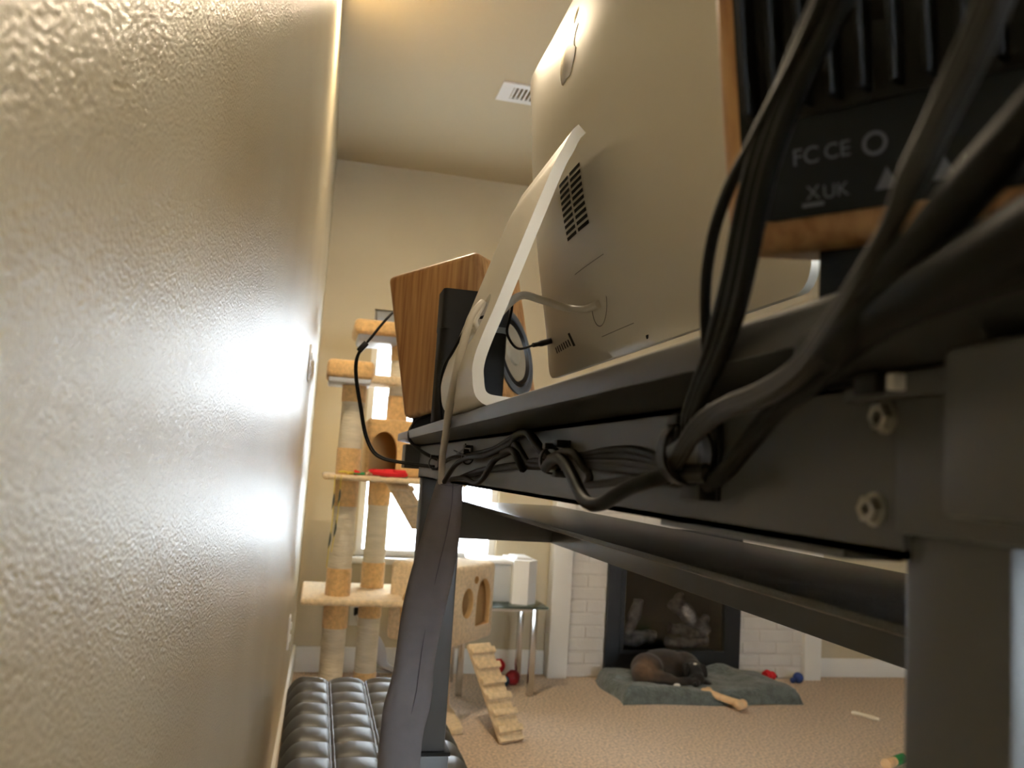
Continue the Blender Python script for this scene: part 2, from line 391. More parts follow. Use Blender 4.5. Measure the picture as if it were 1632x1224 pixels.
# nuts on the beam end
for px, py, r in ((1395,812,.0038),(1413,665,.0038),(1470,-1,0)):
    if r:
        p = onX(px,py,XB); ex = Vector((-1,0,0))
        M = frame(p, (0,1,0), (0,0,1), (-1,0,0))
        o = MB().lathe([(.0052,0),(.0052,.0008),(.0022,.0008)], M, 24).build('washer','zinc',t)
        MB().lathe([(.0021,.0004),(.0042,.0008),(.0044,.0014),(.0044,.0034),(.0038,.004),(.0021,.0036),(.0019,.001)], M, 6).build('hex_nut','zinc',t,False)
p = onX(1423,608,.158); MB().box((.157,p.y-.0017,p.z-.0024),(.169,p.y+.0017,p.z+.0024),bevel=.0005).build('pale_tab','device_white',t)
# lower tray of the frame
ZT = CH-.051
MB().box((.2366,.25,ZT-.005),(.398,1.358,ZT),bevel=.0015).build('tray_plate','tray_steel',t)
MB().box((.2366,1.348,ZT-.061),(.398,1.36,ZT-.004),bevel=.001).build('tray_end','desk_leg',t)
MB().box((.392,.25,ZT-.062),(.400,1.352,ZT-.004),bevel=.001).build('tray_apron','desk_leg',t)
# ================================================================== computer
YC = .81; WI = .65
tp = Vector((.2594,0,CH+.5745)); bt = Vector((.317,0,CH+.1356)); HI = (tp-bt).length
tv = (tp-bt).normalized(); nv = Vector((-tv.z,0,tv.x))        # nv: out of the back
if nv.x > 0: nv = -nv
t = imac = thing('desktop_computer','silver aluminium all in one computer seen from behind on the desk','computer',(.26,YC,ZD))
def dome(u, v):
    a, b_ = abs(2*u/WI), abs(2*v/HI-1)
    return .004 + .056*max(0,(1-a**2.1))**.85*max(0,(1-b_**2.4))**.85
def IP(u, v, d=0): return Vector((0,YC,0)) + bt + Vector((0,1,0))*u + tv*v + nv*(dome(u,v)+d)
def inset_uv(su, sv, rc=.022):                                 # square (-1..1) to a rounded rectangle
    u, v = su*WI/2, HI/2+sv*HI/2
    du, dv = WI/2-abs(u), HI/2-abs(v-HI/2)
    if du < rc and dv < rc:
        q, w = rc-du, rc-dv; m = max(q,w); l = math.hypot(q,w)
        if l > 1e-9: q, w = q*m/l, w*m/l
        u = math.copysign(WI/2-rc+q, u); v = HI/2+math.copysign(HI/2-rc+w, v-HI/2)
    return u, v
NU, NV = 60, 44; bm = MB(); G = []
def ease(x): return math.copysign(abs(x)**.8, x)
for j in range(NV+1):
    G.append([bm.bm.verts.new(IP(*inset_uv(ease(-1+2*i/NU), ease(-1+2*j/NV)))) for i in range(NU+1)])
for j in range(NV):
    for i in range(NU): bm.bm.faces.new((G[j][i],G[j][i+1],G[j+1][i+1],G[j+1][i]))
rim = [G[0][i] for i in range(NU)]+[G[j][NU] for j in range(NV)]+[G[NV][i] for i in range(NU,0,-1)]+[G[j][0] for j in range(NV,0,-1)]
fr_ = [bm.bm.verts.new(v.co - nv*.007) for v in rim]
for k in range(len(rim)): bm.bm.faces.new((rim[k],rim[(k+1)%len(rim)],fr_[(k+1)%len(rim)],fr_[k]))
bm.bm.faces.new(fr_); bm.build('back_shell','aluminium',t,True,50)
Mi = frame(Vector((0,YC,0))+bt, (0,1,0), tv, -nv)              # local u, v, towards the viewer in front
MB().prism(rr(-.322,.07,.322,HI-.003,.012), .0028, .0042, Mi).build('screen_glass','screen_glass',t)
# logo, built as a thin plate on the shell: apple outline with bite and leaf
LV = .318; S = .052
def logo_patch(poly, name):
    b = MB(); c = (sum(p[0] for p in poly)/len(poly), sum(p[1] for p in poly)/len(poly))
    rings = []
    for s in (1,.75,.5,.25): rings.append([b.bm.verts.new(IP(-(c[0]+(p[0]-c[0])*s)*S, LV+(c[1]+(p[1]-c[1])*s)*S, .0004)) for p in poly])
    n = len(poly)
    for a_, b_ in zip(rings, rings[1:]):
        for k in range(n): b.bm.faces.new((a_[k],a_[(k+1)%n],b_[(k+1)%n],b_[k]))
    b.bm.faces.new(rings[-1]); b.build(name,'logo_gloss',t)
half = [(0,.50),(.10,.53),(.22,.57),(.33,.56),(.43,.50),(.49,.42)]
bite = [(.40,.34),(.355,.22),(.36,.10),(.42,0),(.52,-.07)]
low = [(.50,-.20),(.43,-.33),(.33,-.46),(.24,-.53),(.14,-.52),(0,-.48),(-.14,-.52),(-.24,-.53),(-.35,-.46),(-.45,-.32),(-.52,-.14),(-.55,.08),(-.53,.27),(-.46,.42),(-.36,.51),(-.24,.56),(-.12,.53)]
logo_patch([(x,y) for x,y in half+bite+low], 'logo_body')
logo_patch([(0,.62),(.02,.72),(.08,.82),(.17,.90),(.27,.94),(.28,.84),(.24,.75),(.17,.67),(.09,.63)], 'logo_leaf')
# vent slots under the hinge
def slot(u0, u1, v0, v1, name, m='slot_black', d=.0005):
    b = MB(); n = 4
    A = [b.bm.verts.new(IP(u0+(u1-u0)*k/n, v0, d)) for k in range(n+1)]; B = [b.bm.verts.new(IP(u0+(u1-u0)*k/n, v1, d)) for k in range(n+1)]
    for k in range(n): b.bm.faces.new((A[k],A[k+1],B[k+1],B[k]))
    return b.build(name,m,t)
for c0 in (.010,-.030):
    for k in range(10): slot(c0, c0+.034, .128+k*.0066, .128+k*.0066+.0038, 'vent_slot')
slot(-.045,.05,.092,.0928,'panel_seam','seam_grey'); slot(-.045,.05,.022,.0228,'panel_seam','seam_grey')
for k in range(7): slot(.165+k*.0125, .171+k*.0125, .028, .036, 'port', 'slot_black')
slot(.148,.158,.026,.042,'port','slot_black')
b = MB(); b.lathe([(.0035,0),(0,.0002)], frame(IP(-.055,.008,.0004),(0,1,0),tv,nv), 16).build('screw_hole','slot_black',t)
b = MB(); b.lathe([(.024,0),(.0235,.0006),(.0228,0)], frame(IP(.01,.052,.0012),(0,1,0),tv,nv), 40).build('socket_ring','seam_grey',t)
# stand: bent plate with cable hole
YS0, YS1 = .715, .905
prof_px = [(928,205),(918,215),(906,238),(890,268),(845,375),(800,484),(776,540),(764,575),(762,600),(772,622),(790,633)]
prof = [onY(x,y,YS0) for x, y in prof_px]; prof = [Vector((p.x,0,p.z)) for p in prof]
zf = ZD+.005
prof = prof[:-2] + [Vector((prof[-2].x-.001,0,zf+.004)), Vector((prof[-1].x+.01,0,zf)), Vector((.22,0,zf)), Vector((.30,0,zf))]
PP = smooth(prof, 6); TH = .0052
b = MB(); L_, R_ = [], []
for i, p in enumerate(PP):
    d = (PP[min(i+1,len(PP)-1)]-PP[max(i-1,0)]).normalized(); nn = Vector((-d.z,0,d.x))
    L_.append((p+nn*TH)); R_.append((p-nn*TH))
loop = L_+R_[::-1]
A = [b.bm.verts.new(Vector((p.x,YS0,max(p.z,ZD+.0002)))) for p in loop]; B = [b.bm.verts.new(Vector((p.x,YS1,max(p.z,ZD+.0002)))) for p in loop]
n = len(loop)
for k in range(n): b.bm.faces.new((A[k],A[(k+1)%n],B[(k+1)%n],B[k]))
def cap(vs, flip):
    m = len(PP)
    for k in range(m-1):
        f = (vs[k],vs[k+1],vs[n-2-k],vs[n-1-k]); b.bm.faces.new(f if flip else f[::-1])
cap(A,True); cap(B,False)
st = b.build('stand','aluminium',t)
hp = (PP[30]+PP[31])/2; hd = (PP[33]-PP[28]).normalized(); hn = Vector((-hd.z,0,hd.x))
hc = Vector((hp.x,(YS0+YS1)/2-.02,hp.z))
cut = MB().cyl(hc-hn*.05, hc+hn*.05, .027, n=40).build('cutter','slot_black')
bool_cut(st, cut)
# ================================================================== speakers
PHI = math.radians(37); TILT = math.radians(12.5)
SW, SD, SH = .178, .178, .254
def speaker(corner, sgn, name, label):
    """corner: back bottom corner on the side of the computer for sgn=-1, on the outer side for +1;
    local x: depth to the front, y: width, z: up"""
    f = Vector((math.cos(PHI), -sgn*math.sin(PHI), 0)); s = Vector((math.sin(PHI)*sgn, math.cos(PHI), 0))
    fx = (f*math.cos(TILT)+Vector((0,0,math.sin(TILT)))); uz = (Vector((0,0,math.cos(TILT)))-f*math.sin(TILT))
    M = frame(corner, fx, s, uz)
    return M
def rounded_cab(M, y0, y1):
    return MB().box((0,y0,0),(SD,y1,SH),M,bevel=.011,seg=4)
# far speaker (front half turned to the user and to the camera)
c = Vector((.1347,1.40,CH+.0774))
M = speaker(c, 1, '', '')
t = thing('bookshelf_speaker','bamboo bookshelf speaker with grey woofer facing the user beside the hard drive','speaker',tuple(c))
b = rounded_cab(M, 0, SW); cab = b.build('cabinet','bamboo',t)
MB().box((SD-.0005,.010,.010),(SD+.0008,SW-.010,SH-.010),M,bevel=.0004,seg=1).build('front_panel','bamboo',t)
Mw = M @ frame((SD+.0008,SW/2,.092),(0,1,0),(0,0,1),(1,0,0))
wf = MB().lathe([(.076,0),(.077,.004),(.070,.006),(.064,.004),(.062,.0)], Mw, 48).build('woofer_ring','woofer_ring',t)
MB().lathe([(.062,.002),(.057,.006),(.052,.001),(.05,-.002)], Mw, 48).build('surround','rubber_black',wf)
MB().lathe([(.051,.0012),(.045,.0006),(.024,-.0000),(.022,.004),(.012,.008),(0,.009)], Mw, 48).build('cone','woofer_cone',wf)
Mt = M @ frame((SD+.0008,SW/2-.01,.198),(0,1,0),(0,0,1),(1,0,0))
tw = MB().lathe([(.030,0),(.031,.002),(.026,.003),(.014,.0015)], Mt, 40).build('tweeter_plate','silk_dome',t)
MB().lathe([(.014,.0015),(.011,.006),(0,.009)], Mt, 30).build('tweeter_dome','silk_dome',tw)
def wedge(M, y0, y1, nm, lb):
    """foam wedge between desk and tilted speaker, in the speaker's own yaw"""
    P = [M @ Vector(q) for q in ((.012,y0,0),(SD-.012,y0,0),(SD-.012,y1,0),(.012,y1,0))]
    b = MB(); bot = [Vector((p.x,p.y,ZD)) for p in P]
    b.loft([[p+Vector((0,0,.0004)) for p in P], bot]); fs = b.bm.verts[:]; b.bm.verts.ensure_lookup_table()
    b.bm.faces.new(b.bm.verts[:4]); b.bm.faces.new(b.bm.verts[4:8])
    return tag(b.build(nm,'foam_black',None,False), lb, 'speaker stand', 'foam wedges under the speakers')
wedge(M, .012, SW-.012, 'speaker_wedge', 'black foam wedge under the bamboo speaker with the visible woofer')
# near speaker: its amplifier back faces the camera
c2 = Vector((.130,.258,CH+.0774))
f = Vector((math.cos(PHI), math.sin(PHI), 0)); s = Vector((math.sin(PHI), -math.cos(PHI), 0))
fx = f*math.cos(TILT)+Vector((0,0,math.sin(TILT))); uz = Vector((0,0,math.cos(TILT)))-f*math.sin(TILT)
M = frame(c2, fx, s, uz)                                      # y runs from the far edge of the back to the near edge
t = near = thing('powered_speaker','bamboo speaker turned away showing its black finned amplifier back','speaker',tuple(c2))
rounded_cab(M, 0, SW).build('cabinet','bamboo',t)
def pp(y0, z0, y1, z1, d0, d1, r=.008):                       # plate on the back face
    return frame((0,0,0),(0,1,0),(0,0,1),(-1,0,0)), rr(y0,z0,y1,z1,r)
Mb = M @ frame((0,0,0),(0,1,0),(0,0,1),(-1,0,0))
MB().prism(rr(.0105,.0105,SW-.0105,SH-.0105,.010), -.001, .0018, Mb).build('amplifier_plate','amp_plate',t)
hs = MB().prism(rr(.013,.042,.150,SH-.02,.003), .0018, .003, Mb).build('heat_sink_base','plastic_matte',t)
for k in range(15):
    y = .0175+k*.0088
    MB().box((-.0011,.044,0),(.0011,SH-.022,.010), Mb @ Matrix.Translation((y,0,.003)) ,bevel=.0006,seg=1).build('fin','amp_plate',hs,False)
MB().prism(rr(.152,.13,.170,.225,.003), .0018, .004, Mb).build('connector_plate','plastic_black',t)
for zz in (.15,.175,.20): MB().lathe([(.008,.004),(.008,.016),(.006,.018),(0,.018)], Mb @ Matrix.Translation((.161,zz,0)), 20).build('binding_post','plastic_black',t)
def text(s_, y, z, size, name):
    cu = bpy.data.curves.new(name,'FONT'); cu.body = s_; cu.size = size; cu.align_x = 'CENTER'; cu.align_y = 'CENTER'
    o = bpy.data.objects.new(name, cu); COL.objects.link(o); dg = bpy.context.evaluated_depsgraph_get(); dg.update()
    me = bpy.data.meshes.new_from_object(o.evaluated_get(dg)); bpy.data.objects.remove(o)
    me.materials.append(MATS['print_grey'])
    o = bpy.data.objects.new(name, me); COL.objects.link(o)
    o.matrix_world = Mb @ Matrix.Translation((y,z,.00195)); o.parent = t; o.matrix_parent_inverse = t.matrix_basis.inverted(); return o
def backp(px, py):                                            # photo pixel -> position on the amplifier plate
    o_ = Vector((0,0,CH)); r = ray(px,py); n_ = (Mb.to_3x3() @ Vector((0,0,1))); p0 = Mb @ Vector((0,0,.0019))
    q = Mb.inverted() @ (o_ + r*((p0-o_).dot(n_)/r.dot(n_))); return q.x, q.y
for s_, px, py, sz in (('FC',1284,250,.0075),('CE',1334,240,.0068),('UK',1332,304,.006),('X',1296,308,.0062)):
    text(s_, *backp(px,py), sz, 'printed_mark')
y, z = backp(1394,228); MB().lathe([(.0036,.0019),(.0036,.0021),(.0026,.0021),(.0026,.0019)], Mb @ Matrix.Translation((y,z,0)), 24).build('printed_mark','print_grey',t)
for px, py in ((1414,284),(1446,278),(1506,268),(1538,262)):
    y, z = backp(px,py); MB().prism([(y-.0034,z-.003),(y+.0034,z-.003),(y,z+.0034)], .0019, .0021, Mb).build('printed_mark','print_grey',t,False)
y, z = backp(1296,326); MB().box((-.0034,-.0006,.0019),(.0034,.0006,.0021), Mb @ Matrix.Translation((y,z,0))).build('printed_mark','print_grey',t,False)
wedge(M, .030, SW-.01, 'speaker_wedge', 'black foam wedge under the speaker with the finned back')
# ================================================================== external drive
a = onY(690,672,1.0); b0 = onY(806,600,1.0)
x0, x1 = a.x+.002, b0.x; zt_ = onY(707,458,1.0).z
t = thing('external_drive','upright black external hard drive with grey blue band standing by the speaker','hard drive',((x0+x1)/2,1.02,ZD))
M = Matrix.Translation((x0,1.0,ZD)); w = x1-x0; h = zt_-ZD
MB().prism([(x,y) for x,y in rr(0,0,w,.050,.012)], 0, h*.70, M).build('body','plastic_matte',t)
MB().prism([(x,y) for x,y in rr(0.0,0.0,w*.72,.050,.006)], h*.70, h, M).build('body_top','plastic_matte',t)
MB().prism([(x,y) for x,y in rr(w*.70,0.001,w+.002,.049,.012)], h*.745, h*.985, M).build('gloss_panel','drive_gloss',t)
MB().prism([(x,y) for x,y in rr(w*.60,-.0006,w+.003,.0506,.012)], h*.70, h*.745, M).build('band','drive_band',t)
# ================================================================== cables and clips
def cable(name, label, pts, r, m, cat='cable', group=None, n=10):
    return tag(MB().tube(pts, r, n, 7).build(name, m), label, cat, group)
XC = XB-.006
def bx(pts): return [onX(x,y,X) for x,y,X in pts]
# white power cord of the computer: from the socket, round the stand, over the desk edge into the sleeve
sp = IP(.01,.052,.002)
wc = [sp, sp+nv*.006+Vector((0,.03,0)), onY(900,490,.88), onY(862,478,.86), onY(825,473,.84), hc+Vector((.004,.012,-.004)), hc+Vector((-.010,0,-.002)), onY(770,483,.80), onY(752,505,.79), onY(738,550,.79), onY(726,600,.80), onY(716,650,.84), onY(711,690,.90), onY(705,730,1.0), onY(703,775,1.06)]
cable('power_cord','thick white power cord looping through the computer stand into the grey sleeve', wc, .0042, 'cable_white')
# headphone style plug cable into the computer
pl = onY(884,542,1.07); 
t = thing('audio_cable','thin black audio cable with plug pushed into the computer back','cable',tuple(pl))
MB().tube([onY(884,541,1.08),onY(868,546,1.06),onY(850,550,1.04)], lambda s: .0042 if s<.75 else .003, 12, 6).build('plug','rubber_black',t)
MB().cyl(onY(876,543,1.07), onY(890,539,1.09), .0018, n=10).build('plug_tip','zinc',t)
MB().tube([onY(850,550,1.04),onY(830,556,1.0),onY(818,550,.96),onY(808,530,.93),onY(812,510,.92),onY(816,490,.90),onY(812,478,.88),hc+Vector((.004,.016,.008)),hc+Vector((-.008,.012,.008)),onY(764,486,.84),onY(744,520,.85),onY(722,560,.88),onY(706,590,.92),onY(702,640,.96),onY(706,690,1.0),onY(700,735,1.05)], .0016, 8, 7).build('cord','cable_black',t)
# speaker wire hanging on the wall side of the far speaker
t = thing('speaker_wire','black twin speaker wire hanging in a loop from the bamboo speaker','cable',tuple(onY(600,700,1.42)))
pts = [(662,466,1.52),(640,484,1.49),(622,502,1.46),(606,520,1.44),(590,540,1.42),(576,556,1.41),(568,575,1.40),(568,605,1.39),(575,650,1.38),(582,690,1.36),(594,718,1.33),(612,731,1.30),(640,737,1.26),(668,741,1.22),(690,744,1.18)]
A = [onY(*p) for p in pts]
for k in (-1,1): MB().tube([p+Vector((.0014*k,0,.0009*k)) for p in A], .0017, 8, 7).build('strand','cable_black',t)
p = onY(578,553,1.41); MB().box((-.005,-.004,-.010),(.005,.004,.010), Matrix.Translation(p) @ rot(y=.65), bevel=.0015).build('wire_clip','plastic_black',t)
cable('speaker_lead','short black lead curving from the speaker wedge down to the beam end',
      [onY(*p) for p in ((690,660,1.36),(668,668,1.34),(655,682,1.31),(652,698,1.28),(662,712,1.25),(680,724,1.20),(700,733,1.17),(720,738,1.14))], .0026, 'cable_black')
# bundle along the beam: each a cable of its own
def beamcable(label, pts, r=.0028, m='cable_black'): return cable('beam_cable', label, bx(pts), r, m, 'cable', 'cables tied along the desk beam')
beamcable('black cable rising from the sleeve top to the twisted knot on the beam', [(708,768,.150),(725,742,.152),(745,730,.155),(775,725,.158),(800,714,.160),(815,706,.160),(825,692,.158),(840,690,.156),(852,705,.154),(866,722,.154),(885,735,.156),(910,740,.160)])
beamcable('black cable with the lowest sag between sleeve and knot on the beam', [(720,764,.150),(740,762,.154),(757,770,.155),(770,762,.156),(783,740,.156),(795,728,.158),(815,718,.158),(822,708,.156),(830,720,.156),(842,738,.156),(862,742,.156),(890,738,.156)])
beamcable('black cable hugging the beam top between the first two clips', [(700,742,.158),(720,730,.160),(750,724,.162),(785,716,.163),(812,700,.162),(828,689,.160),(846,692,.158),(862,712,.158),(875,726,.158),(893,733,.158)],.0024)
beamcable('flat black strap cable lying low on the beam behind the knot', [(735,762,.161),(765,751,.163),(800,745,.163),(832,742,.163),(868,742,.162),(905,738,.162)],.0034)
beamcable('black cable hooking down in a small loop left of the knot', [(800,722,.150),(812,717,.150),(820,722,.150),(826,735,.151),(832,748,.153),(838,742,.156),(850,735,.156),(872,738,.156)],.0026)
beamcable('heavy black cable dropping in a deep loop below the beam edge', [(870,745,.148),(880,733,.145),(892,731,.143),(903,742,.141),(915,765,.139),(927,790,.138),(940,803,.137),(958,803,.137),(980,790,.139),(1005,776,.142),(1035,765,.146),(1062,757,.150),(1090,752,.152)],.0036)
beamcable('black cable bending over the middle clip and round its side', [(876,730,.152),(895,721,.152),(912,720,.152),(922,735,.152),(930,745,.154),(937,752,.156),(940,762,.156),(936,772,.156),(950,772,.156),(985,768,.156),(1030,765,.156),(1065,764,.156)],.0024,'cable_grey')
for k,(dy,lb) in enumerate((( -10,'topmost black cable of the straight run to the large tie'),(0,'black cable second from the top in the straight run'),(10,'dark grey cable in the middle of the straight run'),(19,'dark grey cable lowest in the straight run to the large tie'))):
    beamcable(lb, [(905,730+dy*.35,.155),(935,731+dy*.5,.157),(970,728+dy*.9,.158),(1005,728+dy*1.1,.158),(1040,736+dy*.9,.156),(1062,745+dy*.6,.154),(1090,752+dy*.4,.152),(1125,752+dy*.4,.154)], .0026, 'cable_grey' if k>1 else 'cable_black')
# grey cables leaving the large tie up to the right
for k,(d,lb) in enumerate(((-7,'upper grey cable fanning from the large tie to the near speaker'),(0,'middle grey cable fanning from the large tie to the near speaker'),(8,'lower grey cable fanning from the large tie to the near speaker'))):
    cable('speaker_cable', lb, bx([(1068+d*.6,752,.150),(1082+d*.8,728,.146),(1098+d,700,.142),(1122+d,672+d*.6,.138),(1160,648+d,.134),(1205,632+d*1.2,.130),(1250,608+d*1.3,.126),(1290,572+d*1.5,.122),(1330,515+d*1.5,.118),(1375,445+d*1.2,.114),(1420,360,.112),(1455+d,280,.110),(1495+d,195,.110),(1535+d*1.4,110,.110),(1575+d*1.5,20,.110),(1600+d*1.5,-60,.110)]), .0023, 'cable_grey', 'cable', 'cables running up past the near speaker')
for k,(d,lb) in enumerate(((-16,'left black cable rising from the large tie in front of the amplifier'),(-2,'middle black cable rising from the large tie in front of the amplifier'),(12,'right black cable rising from the large tie in front of the amplifier'))):
    cable('speaker_cable', lb, bx([(1100+d*.4,700,.150),(1104+d*.5,660,.146),(1118+d*.6,620,.140),(1140+d*.8,570,.134),(1160+d,510,.128),(1178+d,440,.122),(1194+d,360,.118),(1212+d,280,.114),(1236+d,205,.112),(1268+d,130,.111),(1300+d*1.2,60,.110),(1334+d*1.3,-10,.110),(1365+d*1.4,-80,.110)]), .0026 , 'cable_black', 'cable', 'cables running up past the near speaker')
cable('speaker_cable','single black cable bowing out furthest over the bamboo edge', bx([(1128,610,.142),(1126,560,.136),(1124,500,.130),(1126,440,.124),(1138,370,.119),(1162,300,.115),(1196,235,.112),(1230,170,.110),(1262,110,.109),(1290,50,.108),(1320,-20,.108),(1350,-90,.108)]), .0020, 'cable_black', 'cable', 'cables running up past the near speaker')
for k,(d,lb) in enumerate(((0,'broad black cable crossing the beam plate below the grey cables'),(26,'black cable low across the beam plate towards the leg bracket'))):
    cable('speaker_cable', lb, bx([(1128,772-k*4,.158),(1158,748,.156),(1185,716+d*.2,.154),(1215,676+d*.4,.150),(1250,632+d*.6,.144),(1300,588+d*.8,.136),(1360,545+d*.4,.130),(1430,505,.124),(1510,470,.120),(1590,440,.118),(1680,410,.116)]), .0036 - k*.0008, 'cable_black', 'cable', 'cables running up past the near speaker')
cable('thick_cable','thick black cable bundle sheath running along the desk edge to the near speaker', bx([(1300,560,.127),(1370,520,.123),(1450,475,.119),(1540,425,.116),(1640,365,.113),(1720,320,.111)]), .0058, 'cable_black', 'cable', 'cables running up past the near speaker')
cable('thick_cable','thick black cable crossing behind the thin ones in front of the wedge', bx([(1330,560,.122),(1400,470,.118),(1480,380,.115),(1560,285,.112),(1650,190,.110),(1760,60,.111),(1860,-70,.112)]), .0050, 'cable_black', 'cable', 'cables running up past the near speaker')
p = onX(1375,612,XB-.008)
tag(MB().tube([onX(1325,618,XB-.006),onX(1350,614,XB-.007),onX(1362,612,XB-.007)],.0009,8,4).build('cable_end','cable_black'),'thin black cable stub beside the pale tab at the beam end','cable')
tag(MB().box((XB-.009,p.y-.0075,p.z-.0035),(XB,p.y+.004,p.z+.0035),bevel=.001).build('cable_plug','plastic_black'),'small black plug stuck on the beam end near the nuts','plug')
# adhesive clips with straps
def clip(label, px, py, size, tie_px=None, tie_r=.0, ring_c=None):
    p = onX(px, py, XB); t = thing('cable_clip', label, 'cable clip', tuple(p), 'adhesive cable clips on the beam')
    s = size
    MB().box((XB-.0022,p.y-s*.52,p.z-s),(XB,p.y+s*.52,p.z+s),bevel=.0006).build('adhesive_pad','plastic_black',t)
    MB().box((XB-.010,p.y-s*.50,p.z+s*.62),(XB-.002,p.y+s*.50,p.z+s),bevel=.0008).build('jaw','plastic_black',t)
    MB().box((XB-.010,p.y-s*.50,p.z-s),(XB-.002,p.y+s*.50,p.z-s*.62),bevel=.0008).build('jaw','plastic_black',t)
    if ring_c:
        c = onX(*ring_c); r, wd_ = tie_r, s*.20
        b = MB(); R1 = []
        K = 28
        for k in range(K):
            a = 2*math.pi*k/K; d = Vector((math.cos(a),0,math.sin(a)*1.15))
            R1.append([c+d*r+Vector((0,-wd_,0)), c+d*r+Vector((0,wd_,0)), c+d*(r+.0014)+Vector((0,wd_,0)), c+d*(r+.0014)+Vector((0,-wd_,0))])
        b.loft(R1+[R1[0]]); bmesh.ops.remove_doubles(b.bm, verts=b.bm.verts[:], dist=1e-7); b.build('strap','rubber_black',t)
        MB().box((c.x-r*.4-.003,c.y-wd_*1.3,c.z+r*1.1),(c.x-r*.4+.003,c.y+wd_*1.3,c.z+r*1.1+.004),bevel=.0006).build('strap_buckle','rubber_black',t)
clip('large black adhesive clip holding the cable fan nearest the nuts', 1134, 728, .0190, None, .0105, (1092,722,.152))
clip('black adhesive clip at the twisted cable knot', 904, 732, .0128, None, .0070, (878,734,.156))
clip('small black adhesive clip just past the grey sleeve top', 752, 722, .0085, None, .0050, (745,730,.158))
clip('small black adhesive clip at the far beam end beside the white cord', 700, 738, .0105, None, .0065, (692,738,.157))
# zip tie tails
for i,(pts,lb) in enumerate((([(728,722,.152),(738,716,.146),(742,708,.144)],'short upright zip tie tail at the small clip'),([(724,718,.150),(732,722,.152),(745,728,.154)],'slanting zip tie tail at the small clip'),([(1062,704,.148),(1078,692,.146),(1086,672,.150),(1078,664,.152)],'wide black strap end sticking up at the large clip'))):
    tag(MB().tube(bx(pts), .0009 if i<2 else .0022, 6, 4).build('tie_tail','rubber_black'), lb, 'cable tie')
# ================================================================== grey cable sleeve
ctr = [(716,762,36,1.06),(712,800,52,1.07),(703,850,62,1.09),(690,905,66,1.11),(678,960,66,1.13),(668,1010,64,1.14),(660,1060,64,1.15),(655,1095,70,1.15),(648,1130,72,1.15),(640,1170,64,1.15),(635,1224,64,1.14),(628,1290,62,1.12),(622,1380,60,1.09)]
t = thing('cable_sleeve','grey lavender neoprene cable sleeve hanging down in front of the desk leg','cable sleeve',tuple(onY(622,1380,1.09)))
cp = smooth([onY(x,y,Y) for x,y,w,Y in ctr], 6); ww = smooth([Vector((w*Y/F/2,0,0)) for x,y,w,Y in ctr], 6)
b = MB(); rings = []; NS = 24
for i, (p, w) in enumerate(zip(cp, ww)):
    a = w.x; q = .015*(1 + .25*math.sin(i*.21)); tt = i/len(cp)
    rings.append([p + Vector((math.copysign(abs(math.cos(2*math.pi*k/NS))**.8,math.cos(2*math.pi*k/NS))*a, math.sin(2*math.pi*k/NS)*q + .006*math.cos(2*math.pi*k/NS)*math.sin(i*.2), .003*math.cos(4*math.pi*k/NS)*math.sin(i*.3))) for k in range(NS)])
R, _ = b.loft(rings); b.bm.faces.new(R[0][::-1]); b.bm.faces.new(R[-1]); b.build('sleeve_tube','neoprene',t)
seam = [cp[i]+Vector((ww[i].x*.18,-.0152*(1+.25*math.sin(i*.21))+.0003,0)) for i in range(0,len(cp),3)]
MB().tube(seam, .0006, 6, 3).build('stitching','thread',t)
MB().tube([r_ + Vector((0,-.0006,0)) for r_ in rings[2][13:24]], .0005, 6, 2).build('hem_stitch','thread',t)
# ================================================================== bench
t = thing('tufted_bench','grey leather bench with tufted channel cushion standing along the side wall','bench',(.17,1.95,0))
X0, X1, Y0, Y1, ZB = XW+.010, .376, 1.42, 2.47, .452
SEAMS = (.085,.183,.281); PITCH = .099
NX, NY = 96, 240; b = MB(); G = []
for j in range(NY+1):
    y = Y0+(Y1-Y0)*j/NY; row_ = []
    for i in range(NX+1):
        x = X0+(X1-X0)*i/NX
        e = min(x-X0, X1-x, (y-Y0)*1.3, (Y1-y)*1.3)
        edge = -.045*max(0,1-e/.05)**2.4
        ph = (y-Y0)/PITCH; fy = abs(math.sin(math.pi*ph))**.55
        ds = min(abs(x-s_) for s_ in SEAMS)
        sag = 1-math.exp(-(ds/.022)**1.5)
        z = ZB-.014+.014*fy*(.30+.70*sag)+edge - .006*math.exp(-(ds/.006)**2)
        row_.append(b.bm.verts.new((x,y,z)))
    G.append(row_)
for j in range(NY):
    for i in range(NX): b.bm.faces.new((G[j][i],G[j][i+1],G[j+1][i+1],G[j+1][i]))
rim = [G[0][i] for i in range(NX)]+[G[j][NX] for j in range(NY)]+[G[NY][i] for i in range(NX,0,-1)]+[G[j][0] for j in range(NY,0,-1)]
lo = [b.bm.verts.new((v.co.x,v.co.y,.33)) for v in rim]
for k in range(len(rim)): b.bm.faces.new((rim[k],rim[(k+1)%len(rim)],lo[(k+1)%len(rim)],lo[k]))
b.bm.faces.new(lo); b.build('cushion','leather',t,True,60)
for s_ in SEAMS:
    for d in (-.004,.004):
        MB().tube([(s_+d,Y0+.03+(Y1-Y0-.06)*k/40,ZB-.0150+.0022*abs(math.sin(math.pi*((Y1-Y0-.06)*k/40+.03)/PITCH))) for k in range(41)], .0022, 6, 2).build('seam_piping','leather_seam',t)
for xx in (X0+.003,X1-.003): MB().tube([(xx,Y0+.01,ZB-.052),(xx,(Y0+Y1)/2,ZB-.050),(xx,Y1-.01,ZB-.052)], .004, 8, 4).build('edge_piping','leather_seam',t)
MB().box((X0+.012,Y0+.012,.25),(X1-.012,Y1-.012,.335),bevel=.004).build('bench_frame','dark_wood',t)
